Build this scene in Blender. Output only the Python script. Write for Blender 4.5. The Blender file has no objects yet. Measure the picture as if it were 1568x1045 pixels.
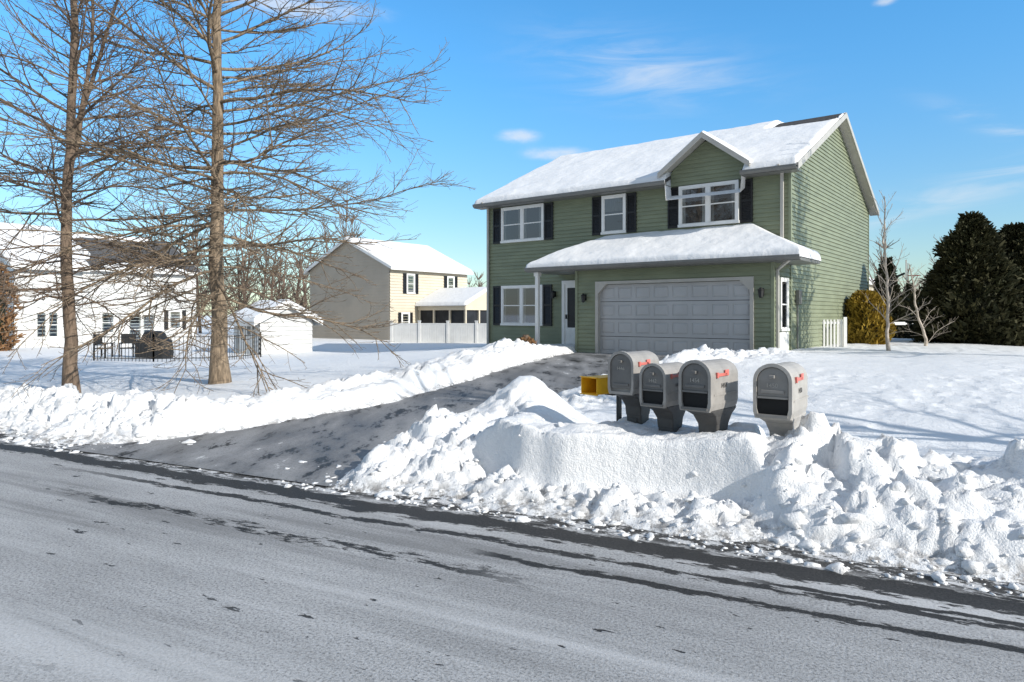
import bpy, math, numpy as np
from mathutils import Vector
rad=math.radians
R=np.random.RandomState
scene=bpy.context.scene
COL=scene.collection

# ------------------------------------------------------------ node helpers
class NT:
    def __init__(s,tree): s.t=tree; s.l=tree.links
    def n(s,typ,props=None,**inp):
        nd=s.t.nodes.new(typ)
        for k,v in (props or {}).items(): setattr(nd,k,v)
        for k,v in inp.items():
            s.set(nd.inputs[k.replace('_',' ')],v)
        return nd
    def set(s,sock,v):
        if isinstance(v,bpy.types.NodeSocket): s.l.new(v,sock)
        elif isinstance(v,bpy.types.Node): s.l.new(v.outputs[0],sock)
        else: sock.default_value=v
    def m(s,op,a,b=0.0,c=0.0,clamp=False):
        nd=s.n('ShaderNodeMath',{'operation':op,'use_clamp':clamp}); s.set(nd.inputs[0],a); s.set(nd.inputs[1],b); s.set(nd.inputs[2],c); return nd.outputs[0]
    def mr(s,v,a,b,c=0.0,d=1.0,smooth=True):
        nd=s.n('ShaderNodeMapRange',{'interpolation_type':'SMOOTHSTEP' if smooth else 'LINEAR'})
        s.set(nd.inputs['Value'],v)
        for k,x in zip(('From Min','From Max','To Min','To Max'),(a,b,c,d)): s.set(nd.inputs[k],x)
        return nd.outputs[0]
    def mix(s,f,a,b,bt='MIX'):
        nd=s.n('ShaderNodeMix',{'data_type':'RGBA','blend_type':bt})
        s.set(nd.inputs[0],f); s.set(nd.inputs[6],a); s.set(nd.inputs[7],b); return nd.outputs[2]
    def noise(s,vec,scale,detail=3.0,rough=.55,dist=0.0):
        nd=s.n('ShaderNodeTexNoise',Scale=scale,Detail=detail,Roughness=rough,Distortion=dist)
        if vec is not None: s.set(nd.inputs['Vector'],vec)
        return nd.outputs[0]
    def mapping(s,vec,scale=(1,1,1),loc=(0,0,0),rot=(0,0,0)):
        nd=s.n('ShaderNodeMapping'); s.set(nd.inputs['Vector'],vec)
        nd.inputs['Scale'].default_value=scale; nd.inputs['Location'].default_value=loc; nd.inputs['Rotation'].default_value=rot
        return nd.outputs[0]
def c4(c): return (c[0],c[1],c[2],1.0)
def newmat(name):
    m=bpy.data.materials.new(name); m.use_nodes=True
    t=NT(m.node_tree); p=m.node_tree.nodes['Principled BSDF']
    return m,t,p
def coord(t,k='Object'): return t.n('ShaderNodeTexCoord').outputs[k]
def mat(name,c,rough=.6,var=.15,scale=4,bump=0.0,bscale=None,stretch=(1,1,1),metal=0.0,spec=.4,c2=None):
    m,t,p=newmat(name)
    v=t.mapping(coord(t),stretch)
    f=t.noise(v,scale,3)
    f=t.mr(f,.3,.7)
    a=tuple(x*(1-var) for x in c); b=c2 or tuple(min(1,x*(1+var)) for x in c)
    t.set(p.inputs['Base Color'],t.mix(f,c4(a),c4(b)))
    p.inputs['Roughness'].default_value=rough; p.inputs['Metallic'].default_value=metal
    p.inputs['Specular IOR Level'].default_value=spec
    if bump:
        h=t.noise(v,bscale or scale*4,3)
        bn=t.n('ShaderNodeBump',Strength=bump,Distance=.02,Height=h)
        t.set(p.inputs['Normal'],bn)
    return m

# ------------------------------------------------------------ materials
M={}
M['green']=mat('green_siding',(.212,.235,.152),.55,.09,1.2,stretch=(1,1,4))
M['white']=mat('white_paint',(.76,.75,.72),.45,.04,3)
M['offwhite']=mat('offwhite_vinyl',(.60,.60,.585),.5,.06,2)
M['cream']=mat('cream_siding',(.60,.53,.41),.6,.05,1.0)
M['cream_shade']=mat('cream_siding_shaded',(.45,.39,.31),.6,.05,1.0)  # cream siding in a darker tone, shade painted in for walls off the sun
M['tan']=mat('tan_trim',(.43,.41,.37),.5,.06,3)
M['gutter']=mat('gutter_metal',(.16,.16,.15),.4,.08,3)
M['black']=mat('black_shutter',(.012,.012,.013),.45,.2,8)
M['iron']=mat('black_iron',(.02,.02,.02),.5,.1,8)
M['shingle']=mat('shingle_roof',(.055,.052,.05),.9,.35,9,.5,30)
M['dgrey']=mat('grey_shingle',(.085,.085,.088),.9,.3,6)
M['door']=mat('garage_door_paint',(.43,.43,.43),.45,.05,1.5)
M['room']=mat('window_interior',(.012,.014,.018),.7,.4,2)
M['curtain']=mat('curtain_fabric',(.30,.285,.26),.8,.15,14,stretch=(4,4,.3))
M['bark']=mat('bark',(.22,.165,.112),.9,.45,7,.9,22,(3,3,.6))
M['bark2']=mat('bark_grey',(.16,.115,.082),.9,.35,7,.8,22,(3,3,.6))
M['birch']=mat('bark_pale',(.42,.36,.30),.8,.25,9)
M['far']=mat('far_branches',(.17,.12,.09),.9,.3,.3)
M['yellow']=mat('yellow_plastic',(.84,.46,.02),.4,.08,12)
M['red']=mat('red_flag',(.60,.16,.13),.45,.1,10)
M['mbody']=mat('mailbox_plastic',(.32,.30,.275),.5,.10,9,.08,60)
M['mbody2']=mat('mailbox_plastic_light',(.41,.385,.35),.5,.10,9,.08,60)
M['mface2']=mat('mailbox_front_taupe',(.25,.24,.225),.5,.09,9,.08,60)
M['mface']=mat('mailbox_front_grey',(.15,.145,.138),.5,.10,9,.08,60)
M['mpost']=mat('mailbox_post_plastic',(.072,.069,.065),.5,.12,9,.08,60)
M['mdark']=mat('mailbox_recess',(.012,.012,.012),.8,.2,9)
M['brick']=mat('brick_base',(.22,.13,.10),.8,.2,14)
def glassmat():
    m=bpy.data.materials.new('window_glass'); m.use_nodes=True; nt=m.node_tree; nt.nodes.clear(); t=NT(nt)
    tr=t.n('ShaderNodeBsdfTransparent',Color=(.75,.8,.82,1)); gl=t.n('ShaderNodeBsdfGlossy',Roughness=.03,Color=(.9,.95,1,1))
    fr=t.n('ShaderNodeFresnel',IOR=1.6); f=t.m('ADD',fr,.12,clamp=True)
    mx=t.n('ShaderNodeMixShader'); t.set(mx.inputs[0],f); t.set(mx.inputs[1],tr); t.set(mx.inputs[2],gl)
    o=t.n('ShaderNodeOutputMaterial'); t.set(o.inputs[0],mx); return m
M['glass']=glassmat()
def snowmat():
    m,t,p=newmat('snow')
    g=t.n('ShaderNodeNewGeometry').outputs['Position']
    at=t.n('ShaderNodeAttribute',{'attribute_name':'dirt'}).outputs['Fac']
    n1=t.noise(g,9,5,.7)
    n2=t.noise(g,70,2,.6)
    d=t.m('MULTIPLY',at,t.mr(n1,.42,.62),clamp=True)
    col=t.mix(n1,c4((.75,.755,.76)),c4((.86,.86,.86)))
    col=t.mix(d,col,c4((.22,.21,.20)))
    sp=t.m('MULTIPLY',t.mr(n2,.62,.70),at,clamp=True)
    col=t.mix(sp,col,c4((.09,.085,.08)))
    t.set(p.inputs['Base Color'],col)
    p.inputs['Roughness'].default_value=.6; p.inputs['Specular IOR Level'].default_value=.2
    h=t.m('ADD',t.noise(g,14,5,.72),t.m('MULTIPLY',n2,.3))
    bn=t.n('ShaderNodeBump',Strength=.6,Distance=.045,Height=h); t.set(p.inputs['Normal'],bn)
    return m
M['snow']=snowmat()
def roofsnow():
    m,t,p=newmat('roof_snow'); g=coord(t)
    n=t.noise(g,3,4,.6)
    t.set(p.inputs['Base Color'],t.mix(n,c4((.77,.77,.77)),c4((.86,.86,.86))))
    p.inputs['Roughness'].default_value=.6; p.inputs['Specular IOR Level'].default_value=.2
    bn=t.n('ShaderNodeBump',Strength=.5,Distance=.06,Height=n); t.set(p.inputs['Normal'],bn)
    return m
M['rsnow']=roofsnow()
def roadmat():
    m,t,p=newmat('salted_asphalt'); o=coord(t)
    sx=t.n('ShaderNodeSeparateXYZ'); t.set(sx.inputs[0],o); a=sx.outputs[0]; b=sx.outputs[1]
    big=t.noise(t.mapping(o,(.35,1.6,1)),1.0,5,.6)
    grain=t.noise(o,60,4,.8); grain2=t.noise(o,11,5,.65)
    col=t.mix(t.mr(big,.3,.7),c4((.36,.36,.36)),c4((.50,.50,.50)))
    col=t.mix(t.m('MULTIPLY',t.mr(grain,.45,.66),.85),col,c4((.14,.14,.14)))
    col=t.mix(t.m('MULTIPLY',t.mr(grain2,.5,.72),.4),col,c4((.22,.22,.22)))
    col=t.mix(t.m('MULTIPLY',t.mr(grain,.45,.3),.5),col,c4((.70,.70,.70)))
    w=t.noise(t.mapping(o,(.10,2.0,1)),1.0,4,.6)
    col=t.mix(t.m('MULTIPLY',t.mr(w,.5,.66),.45),col,c4((.66,.66,.66)))
    col=t.mix(t.m('MULTIPLY',t.mr(w,.47,.33),.6),col,c4((.16,.16,.16)))
    wob=t.m('MULTIPLY',t.m('SUBTRACT',t.noise(t.mapping(o,(.6,.0,1)),1.0,4),.5),.30)
    brk=t.noise(t.mapping(o,(1.2,4.6,1)),2.4,9,.76)
    def band(c,w0,w1,thr,hi=.35,lo=-.35):
        dd=t.m('ABSOLUTE',t.m('SUBTRACT',t.m('ADD',b,wob),c))
        v=t.m('ADD',t.mr(dd,w0,w1,hi,lo,False),brk)
        return t.mr(v,thr,thr+.03)
    m1=band(-.04,.02,.34,.50,.19,-.30)
    m2=t.m('MULTIPLY',band(-.68,.0,.15,.66),t.m('MULTIPLY',t.mr(a,-2.7,-2.3),t.mr(a,.7,1.2,1,0)))
    m3=t.m('MULTIPLY',band(-1.0,.05,.5,.84),t.m('MULTIPLY',t.mr(a,-7.5,-6),t.mr(a,-2.6,-1.6,1,0)))
    m4=t.m('MULTIPLY',band(-.40,.02,.26,.78),t.mr(a,-9,-6))
    m5=t.m('MULTIPLY',band(-.32,.0,.14,.68),t.m('MULTIPLY',t.mr(a,-.9,-.5),t.mr(a,1.0,1.6,1,0)))
    mm=t.m('MAXIMUM',t.m('MAXIMUM',m1,m2),t.m('MAXIMUM',m3,t.m('MAXIMUM',m4,m5)))
    s=t.noise(t.mapping(o,(1.7,5,1),(3,7,0)),1.8,5,.6)
    mm=t.m('MAXIMUM',mm,t.m('MULTIPLY',t.mr(s,.655,.675),t.mr(b,-3.6,-1.8)))
    dark=t.mix(t.mr(grain,.42,.66),c4((.010,.010,.010)),c4((.055,.055,.055)))
    sh=t.mr(b,.04,.2); n=t.noise(t.mapping(o,(1,1.8,1)),4.0,8,.76)
    slush=t.mix(t.mr(n,.49,.55),c4((.055,.055,.055)),c4((.66,.66,.66)))
    slush=t.mix(t.m('MULTIPLY',t.mr(grain,.5,.6),.5),slush,c4((.18,.175,.17)))
    col=t.mix(sh,col,slush)
    col=t.mix(t.m('MULTIPLY',mm,.96),col,dark)
    t.set(p.inputs['Base Color'],col)
    t.set(p.inputs['Roughness'],t.m('SUBTRACT',.9,t.m('MULTIPLY',mm,.3)))
    p.inputs['Specular IOR Level'].default_value=.15
    h=t.m('ADD',t.m('MULTIPLY',grain,.8),t.m('MULTIPLY',mm,-.8))
    bn=t.n('ShaderNodeBump',Strength=.7,Distance=.014,Height=h); t.set(p.inputs['Normal'],bn)
    return m
M['road']=roadmat()
def drivemat():
    m,t,p=newmat('driveway_asphalt'); o=coord(t)
    v=t.mapping(o,(1,.35,1),rot=(0,0,rad(28)))
    n=t.noise(v,1.5,6,.6); g=t.noise(o,45,3,.7); n2=t.noise(v,3.0,8,.74)
    col=t.mix(t.mr(n,.35,.65),c4((.12,.12,.122)),c4((.30,.30,.302)))
    col=t.mix(t.m('MULTIPLY',t.mr(g,.45,.7),.5),col,c4((.07,.07,.07)))
    col=t.mix(t.m('MULTIPLY',t.mr(n2,.64,.68),.75),col,c4((.66,.66,.66)))
    col=t.mix(t.mr(n2,.44,.40),col,c4((.03,.03,.03)))
    t.set(p.inputs['Base Color'],col); t.set(p.inputs['Roughness'],t.mr(n,.3,.7,.45,.85)); p.inputs['Specular IOR Level'].default_value=.25
    bn=t.n('ShaderNodeBump',Strength=.5,Distance=.012,Height=g); t.set(p.inputs['Normal'],bn)
    return m
M['drive']=drivemat()
def leafmat(name,c1,c2,c3):
    m,t,p=newmat(name); g=coord(t)
    r=t.n('ShaderNodeAttribute',{'attribute_name':'rnd'}).outputs['Fac']
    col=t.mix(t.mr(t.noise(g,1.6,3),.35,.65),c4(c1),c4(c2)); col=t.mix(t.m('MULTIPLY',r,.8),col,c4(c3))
    t.set(p.inputs['Base Color'],col); p.inputs['Roughness'].default_value=.7; p.inputs['Specular IOR Level'].default_value=.2
    return m
M['spruce']=leafmat('spruce_foliage',(.012,.018,.010),(.028,.034,.016),(.070,.062,.026))
M['gold']=leafmat('golden_foliage',(.10,.08,.012),(.24,.165,.02),(.42,.27,.04))
M['dkleaf']=leafmat('dark_foliage',(.012,.015,.009),(.03,.032,.015),(.06,.045,.02))
M['brownleaf']=leafmat('dry_leaves',(.16,.08,.04),(.25,.13,.06),(.3,.18,.09))

# ------------------------------------------------------------ mesh helpers
def link(o,parent=None):
    COL.objects.link(o)
    if parent: o.parent=parent
    return o
def empty(name,loc=(0,0,0),rz=0.0):
    e=bpy.data.objects.new(name,None); e.location=loc; e.rotation_euler=(0,0,rz); e.empty_display_size=.3
    return link(e)
def meshq(name,v,q,mat_,parent=None,smooth=False,attr=None):
    v=np.asarray(v,dtype=np.float32); q=np.asarray(q,dtype=np.int32)
    k=q.shape[1]
    me=bpy.data.meshes.new(name); me.vertices.add(len(v)); me.vertices.foreach_set('co',v.ravel())
    me.loops.add(q.size); me.loops.foreach_set('vertex_index',q.ravel())
    me.polygons.add(len(q)); me.polygons.foreach_set('loop_start',np.arange(0,q.size,k,dtype=np.int32))
    me.update(calc_edges=True)
    if smooth: me.polygons.foreach_set('use_smooth',np.ones(len(q),dtype=bool))
    if attr:
        for an,arr in attr.items():
            at=me.attributes.new(an,'FLOAT','POINT'); at.data.foreach_set('value',np.asarray(arr,dtype=np.float32))
    me.materials.append(mat_); me.validate()
    return link(bpy.data.objects.new(name,me),parent)
class MB:
    def __init__(s): s.v=[]; s.f=[]
    def poly(s,pts):
        n=len(s.v); s.v+= [tuple(p) for p in pts]; s.f.append(tuple(range(n,n+len(pts))))
    def hexa(s,p):
        n=len(s.v); s.v+=[tuple(x) for x in p]
        for f in ((3,2,1,0),(4,5,6,7),(0,1,5,4),(1,2,6,5),(2,3,7,6),(3,0,4,7)): s.f.append(tuple(n+i for i in f))
    def box(s,x0,x1,y0,y1,z0,z1):
        s.hexa([(x0,y0,z0),(x1,y0,z0),(x1,y1,z0),(x0,y1,z0),(x0,y0,z1),(x1,y0,z1),(x1,y1,z1),(x0,y1,z1)])
    def prism(s,prof,fn,a,b):
        n=len(s.v); k=len(prof)
        s.v+=[fn(u,w,a) for u,w in prof]+[fn(u,w,b) for u,w in prof]
        s.f.append(tuple(range(n,n+k))); s.f.append(tuple(range(n+2*k-1,n+k-1,-1)))
        for i in range(k): j=(i+1)%k; s.f.append((n+i,n+k+i,n+k+j,n+j))
    def beam(s,p,q,w,h):
        p=Vector(p); q=Vector(q); d=(q-p).normalized(); r=Vector((0,0,1)) if abs(d.z)<.9 else Vector((1,0,0))
        a=d.cross(r).normalized()*w/2; b=a.cross(d).normalized()*h/2
        s.hexa([p-a-b,p+a-b,q+a-b,q-a-b,p-a+b,p+a+b,q+a+b,q-a+b])
    def loft(s,secs):
        n=len(s.v); k=len(secs[0])
        for r in secs: s.v+=[tuple(p) for p in r]
        for i in range(len(secs)-1):
            for j in range(k): jj=(j+1)%k; s.f.append((n+i*k+j,n+i*k+jj,n+(i+1)*k+jj,n+(i+1)*k+j))
        s.f.append(tuple(range(n+k-1,n-1,-1))); s.f.append(tuple(range(n+(len(secs)-1)*k,n+len(secs)*k)))
    def obj(s,name,mat_,parent=None,bevel=0,smooth=False):
        if not s.v: return None
        me=bpy.data.meshes.new(name); me.from_pydata(s.v,[],s.f); me.materials.append(mat_)
        import bmesh
        bm=bmesh.new(); bm.from_mesh(me); bmesh.ops.recalc_face_normals(bm,faces=bm.faces); bm.to_mesh(me); bm.free()
        if smooth: me.polygons.foreach_set('use_smooth',np.ones(len(me.polygons),dtype=bool))
        o=link(bpy.data.objects.new(name,me),parent)
        if bevel:
            b=o.modifiers.new('bevel','BEVEL'); b.width=bevel; b.segments=2; b.limit_method='ANGLE'
        return o

# ------------------------------------------------------------ noise
def h2(ix,iy,seed):
    n=(ix*374761393+iy*668265263+seed*144269504)&0xffffffff
    n=((n^(n>>13))*1274126177)&0xffffffff
    return ((n^(n>>16))&0xffffff)/float(0xffffff)
def vn(x,y,seed=0):
    ix=np.floor(x).astype(np.int64); iy=np.floor(y).astype(np.int64); fx=x-ix; fy=y-iy
    fx=fx*fx*(3-2*fx); fy=fy*fy*(3-2*fy)
    a=h2(ix,iy,seed); b=h2(ix+1,iy,seed); c=h2(ix,iy+1,seed); d=h2(ix+1,iy+1,seed)
    return (a*(1-fx)+b*fx)*(1-fy)+(c*(1-fx)+d*fx)*fy
def fbm(x,y,seed=0,o=4):
    s=0;a=.5;t=0
    for i in range(o): s=s+a*vn(x*2**i,y*2**i,seed+i*17); t+=a; a*=.5
    return s/t-.5
def ss(a,b,x):
    t=np.clip((x-a)/(b-a),0,1); return t*t*(3-2*t)
def domes(x,y,sc,seed,p=.75):
    X=x/sc+.35*fbm(x/sc*1.7,y/sc*1.7,seed+5,2); Y=y/sc+.35*fbm(x/sc*1.7+9,y/sc*1.7+4,seed+6,2); ix=np.floor(X).astype(np.int64); iy=np.floor(Y).astype(np.int64); out=np.zeros_like(X)
    for i in (-1,0,1):
        for j in (-1,0,1):
            cx=ix+i; cy=iy+j
            px=cx+h2(cx,cy,seed); py=cy+h2(cx,cy,seed+1); r=.3+.55*h2(cx,cy,seed+2); on=h2(cx,cy,seed+3)<p
            d2=(X-px)**2+(Y-py)**2
            out=np.maximum(out,np.where(on,np.sqrt(np.maximum(0,r*r-d2)),0))
    return out
def blocks(x,y,sc,seed,groove=.16):
    X=x/sc+.9*fbm(x/sc*.9,y/sc*.9,seed+5,3); Y=y/sc+.9*fbm(x/sc*.9+9,y/sc*.9+4,seed+6,3)
    ix=np.floor(X).astype(np.int64); iy=np.floor(Y).astype(np.int64)
    f1=np.full(X.shape,9.);f2=np.full(X.shape,9.);val=np.zeros(X.shape)
    for i in (-1,0,1):
        for j in (-1,0,1):
            cx=ix+i; cy=iy+j
            dx=X-(cx+h2(cx,cy,seed)); dy=Y-(cy+h2(cx,cy,seed+1)); d=dx*dx+dy*dy
            v=h2(cx,cy,seed+2)-.5+(h2(cx,cy,seed+3)-.5)*dx*1.5+(h2(cx,cy,seed+4)-.5)*dy*1.5
            c=d<f1
            f2=np.where(c,f1,np.minimum(f2,d)); val=np.where(c,v,val); f1=np.where(c,d,f1)
    e=np.sqrt(f2)-np.sqrt(f1)
    k=ss(0,groove,e)
    return val*k-.28*(1-k)

# ------------------------------------------------------------ terrain
CA,SA=.888,.46
nrm=math.hypot(CA,SA); CA/=nrm; SA/=nrm
B0=4.97
def toab(x,y): return CA*x-SA*y, SA*x+CA*y-B0
def toxy(a,b): b=b+B0; return CA*a+SA*b, -SA*a+CA*b
DL=[(-5.6,8.5),(-5.0,9.0),(-3.9,10.0),(-2.1,12.3),(-.5,15.5),(1.1,19.2),(2.2,21.9)]
DR=[(-2.2,6.7),(-1.9,7.5),(-1.5,8.4),(.3,11.5),(2.2,14.7),(4.6,17.0),(6.75,18.35)]
PO=[(-5.9,8.2)]+DL+DR[::-1]+[(-2.5,6.4)]
def sd(x,y):
    P=np.array(PO); n=len(P); d=np.full(x.shape,1e9); ins=np.zeros(x.shape,bool)
    for i in range(n):
        ax,ay=P[i]; bx,by=P[(i+1)%n]; ex,ey=bx-ax,by-ay; wx=x-ax; wy=y-ay
        t=np.clip((wx*ex+wy*ey)/(ex*ex+ey*ey),0,1); d=np.minimum(d,(wx-ex*t)**2+(wy-ey*t)**2)
        c=((ay>y)!=(by>y)); xi=(bx-ax)*(y-ay)/((by-ay) if by!=ay else 1e-9)+ax
        ins^=(c&(x<xi))
    d=np.sqrt(d); return np.where(ins,-d,d)
def g0(x,y):
    a,b=toab(x,y)
    left=np.clip((-8-a)/14,0,1); left=left*left*(3-2*left)
    top=.5-.72*left-.25*ss(2,9,a)
    return top*ss(.9,14,b)-.2*ss(25,60,b)
def G(x,y,s,cx,cy,sx,sy=None):
    sy=sy or sx; return s*np.exp(-((x-cx)/sx)**2-((y-cy)/sy)**2)
def H(x,y,detail=True):
    a,b=toab(x,y); d=sd(x,y); g=g0(x,y)
    w1=fbm(a*1.1,b*1.1,11,4); w2=fbm(x*2.3,y*2.3,31,4)
    left=ss(6.3,7.4,-a+.35*b); right=1-left
    er=ss(.18,.95,b+w1*.7); ed=ss(.0,.5,d+w2*.35)
    edw=ed*(left+right*ss(.0,1.3,d+w2*.5))
    far=ss(9.1,9.9,-b+w1*.4)
    S=.20*er*ed
    S=S+left*er*ed*(.17+.30*w1)*np.exp(-((b-1.5)/.7)**2)
    prog=ss(-1,3,b)*(1-ss(13,15,b))
    S=S+er*ed*prog*(left*(.17+.28*w1+.12*w2)+right*(.04+.15*w1))*np.exp(-((d-.85)/.6)**2)
    S=S+G(x,y,.22,-.35,18.7,.8,.9)*ed+G(x,y,.12,-1.6,16.6,1.0,1.2)*ed
    S=S+G(x,y,.10,4.5,15.4,1.2,.7)*edw+G(x,y,.08,6.6,16.7,1.0,.7)*ed
    S=S+right*er*edw*G(a,b,.62,-3.75,2.75,.60,.60)+right*edw*er*G(a,b,.14,-3.0,2.0,.8,.6)+right*er*edw*G(a,b,.18,-4.5,1.5,.6,.7)
    rb=right*er*edw
    S=S+rb*(.24+.18*w1)*np.exp(-((b-1.65)/.8)**2)*ss(.5,1.2,b)
    S=S+rb*G(a,b,.16,1.6,2.0,1.3,.6)+rb*G(a,b,.24,-.45,1.35,.5,.45)+rb*G(a,b,.24,4.0,2.2,1.8,.9)+rb*G(a,b,.12,.6,1.3,.7,.4)
    # packed, shallow apron of thrown snow at the foot of the bank
    S=S+rb*.05*ss(.1,.35,b+w1*.4)*(1-ss(.9,1.2,b))
    # shovelled ledge in front of the mailboxes
    cm=ss(-3.65,-3.3,a+.3*w2)*(1-ss(-.98,-.78,a+.3*w2)); edge=1.02+.34*fbm(a*1.1,a*0+3.3,77,3)+.08*np.sin(a*3.1)
    low=.05+.13*ss(.2,1.0,b)
    high=.62-g+.16*fbm(a*1.6,b*1.6,91,4)+.03*np.sin(a*5)
    plat=np.where(b<2.4,high,S)
    cut=np.clip((b-edge+.03)/.07,0,1)
    tgt=low*ss(.12,.45,b+w1*.5)*(1-cut)+np.maximum(plat,S)*cut
    S=S*(1-cm)+np.where(b<2.0,tgt,S+(tgt-S)*(1-ss(2.0,2.6,b)))*cm
    S=S-G(a,b,.14,-2.75,2.0,.35,.35)
    ch=np.maximum(np.exp(-((b-1.3)/1.1)**2)*ss(.0,.5,b), prog*np.exp(-((d-.8)/.7)**2)*.6)
    ch=ch*ed
    wall=cm*(b>edge-.05)*(b<2.3)
    ch=ch*(1-.78*wall)
    mk=ss(.02,.16,S)
    if detail:
        S=S+ch*mk*(.17*blocks(x,y,.50,101)+.12*blocks(x,y,.23,131)+.055*blocks(x,y,.10,151,.3))
        S=S+ch*mk*(.12*fbm(x*3,y*3,61,5)+.04*fbm(x*9,y*9,65,3))
        S=S+ch*(1-mk)*ss(-.1,.35,b)*.05*(domes(x,y,.14,171,.6))
        S=S+(1-ch)*mk*(.06*fbm(x*.55,y*.55,5,4)+.02*fbm(x*3,y*3,8,3)-.035*domes(x,y,.26,201,.55)*ss(-4,0,a)*ss(.45,.6,fbm(x*.35,y*.35,205,2)+.55))
    inside=(1-er*ed)
    patch=.045*fbm(x*1.6,y*1.6,44,5)*2+.03*fbm(x*9,y*9,45,3)
    z=g-.05*inside+S+inside*np.minimum(patch,.05)*ss(.15,.6,b)*(.9-.25*ss(1.5,3,b))
    z=np.where(b<0.12, np.minimum(z,-.03),z)
    z=z+far*(.3+.1*w1)
    dirt=np.clip((1-ss(.02,.16,S))*1.0+.18*np.exp(-((b-.35)/.35)**2),0,1)*ss(-.5,.1,b)*(1-ss(14,18,b))
    return z,dirt
def axis(lo,hi,step,far_,gr=1.13):
    mid=list(np.arange(lo,hi+1e-6,step)); s=step; x=hi; r=[]
    while x<far_: s*=gr; x+=s; r.append(x)
    s=step; x=lo; l=[]
    while x>-far_: s*=gr; x-=s; l.append(x)
    return np.array(l[::-1]+mid+r)
ax=axis(-13.5,5.6,.036,900)
bn=list(np.arange(0,.7,.028))+list(np.arange(.7,1.45,.014))+list(np.arange(1.45,3.6,.028))+list(np.arange(3.6,17,.07)); s=.07; x=bn[-1]
while x<900: s*=1.13; x+=s; bn.append(x)
bneg=[-x for x in (.3,1,3,6,8.5,8.9,9.2,9.5,9.8,10.3,11,13,17,25,40,70,130,260,500,900)][::-1]
bx=np.array(bneg+bn)
AA,BB=np.meshgrid(ax,bx); XX,YY=toxy(AA,BB)
ZZ,DD=H(XX,YY)
na,nb=len(ax),len(bx)
idx=np.arange(na*nb).reshape(nb,na)
q=np.stack([idx[:-1,:-1],idx[:-1,1:],idx[1:,1:],idx[1:,:-1]],-1).reshape(-1,4)
meshq('snow_ground',np.stack([XX,YY,ZZ],-1).reshape(-1,3),q,M['snow'],smooth=True,attr={'dirt':DD.ravel()})

rd=MB(); n=40
for i in range(n):
    x0=-300+600*i/n; x1=-300+600*(i+1)/n
    rd.poly([(x0,-9.6,0),(x1,-9.6,0),(x1,1.15,0),(x0,1.15,0)])
ro=rd.obj('road',M['road']); ox,oy=toxy(0,0); ro.location=(ox,oy,0); ro.rotation_euler=(0,0,-math.atan2(SA,CA))
def resamp(P,n):
    P=np.array(P,float); L=np.r_[0,np.cumsum(np.hypot(*np.diff(P,axis=0).T))]; t=np.linspace(0,L[-1],n)
    return np.stack([np.interp(t,L,P[:,0]),np.interp(t,L,P[:,1])],-1)
LL=resamp([(-5.35,8.60)]+DL[2:],70); RR=resamp([(-2.15,7.0)]+DR[1:],70)
ww=np.linspace(-.12,1.12,16)
P=LL[:,None]*(1-ww[None,:,None])+RR[:,None]*ww[None,:,None]
z=g0(P[...,0],P[...,1])+.012
idx=np.arange(70*16).reshape(70,16); q=np.stack([idx[:-1,:-1],idx[:-1,1:],idx[1:,1:],idx[1:,:-1]],-1).reshape(-1,4)
meshq('driveway',np.concatenate([P,z[...,None]],-1).reshape(-1,3),q[:,::-1],M['drive'],smooth=True)

def ico(sub):
    import bmesh
    bm=bmesh.new(); bmesh.ops.create_icosphere(bm,subdivisions=sub,radius=1); v=np.array([x.co[:] for x in bm.verts]); f=np.array([[w.index for w in x.verts] for x in bm.faces]); bm.free(); return v,f
def clods():
    r=R(5); V=[];F=[];off=0
    i1=ico(1); i2=ico(2)
    n=2600
    a=r.uniform(-13,6,n); b=.12+np.abs(r.normal(0,1,n))*.7
    k=450; i=r.randint(0,69,k); side=r.rand(k)<.6
    base=np.where(side[:,None],LL[i],RR[i]); outd=np.where(side[:,None],LL[i]-RR[i],RR[i]-LL[i]); outd/=np.linalg.norm(outd,axis=1)[:,None]
    pp=base+outd*(np.abs(r.normal(0,.6,k))-.05)[:,None]+r.normal(0,.1,(k,2))
    x,y=toxy(a,b); x=np.r_[x,pp[:,0]]; y=np.r_[y,pp[:,1]]
    z,dd=H(x,y); d=sd(x,y); a,b=toab(x,y)
    sz=np.clip(np.exp(r.normal(-4.15,.65,len(x))),.006,.08)
    for j in range(len(x)):
        if d[j]<-.15 and r.rand()<.94: continue
        s=sz[j]
        if -3.6<a[j]<-.8 and .9<b[j]<2.2 and r.rand()<.75: continue
        v,f=i2 if s>.03 else i1
        w=v*(1+r.uniform(-.35,.30,(len(v),1)))
        for _ in range(4):
            nn=r.normal(0,1,3); nn/=np.linalg.norm(nn); h=r.uniform(.45,.8); dt=w@nn; w=w-np.maximum(dt-h,0)[:,None]*nn
        w=w*np.array([r.uniform(.8,1.6),r.uniform(.7,1.2),r.uniform(.5,.9)])*s
        an=r.uniform(0,6.28); c,sn=math.cos(an),math.sin(an)
        w=np.stack([w[:,0]*c-w[:,1]*sn,w[:,0]*sn+w[:,1]*c,w[:,2]],-1)+np.array([x[j],y[j],max(z[j],0)-s*.05])
        V.append(w);F.append(f+off);off+=len(w)
    V=np.concatenate(V);F=np.concatenate(F)
    meshq('snow_clumps',V,F,M['snow'],smooth=False,attr={'dirt':np.full(len(V),.12)})
clods()

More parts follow.
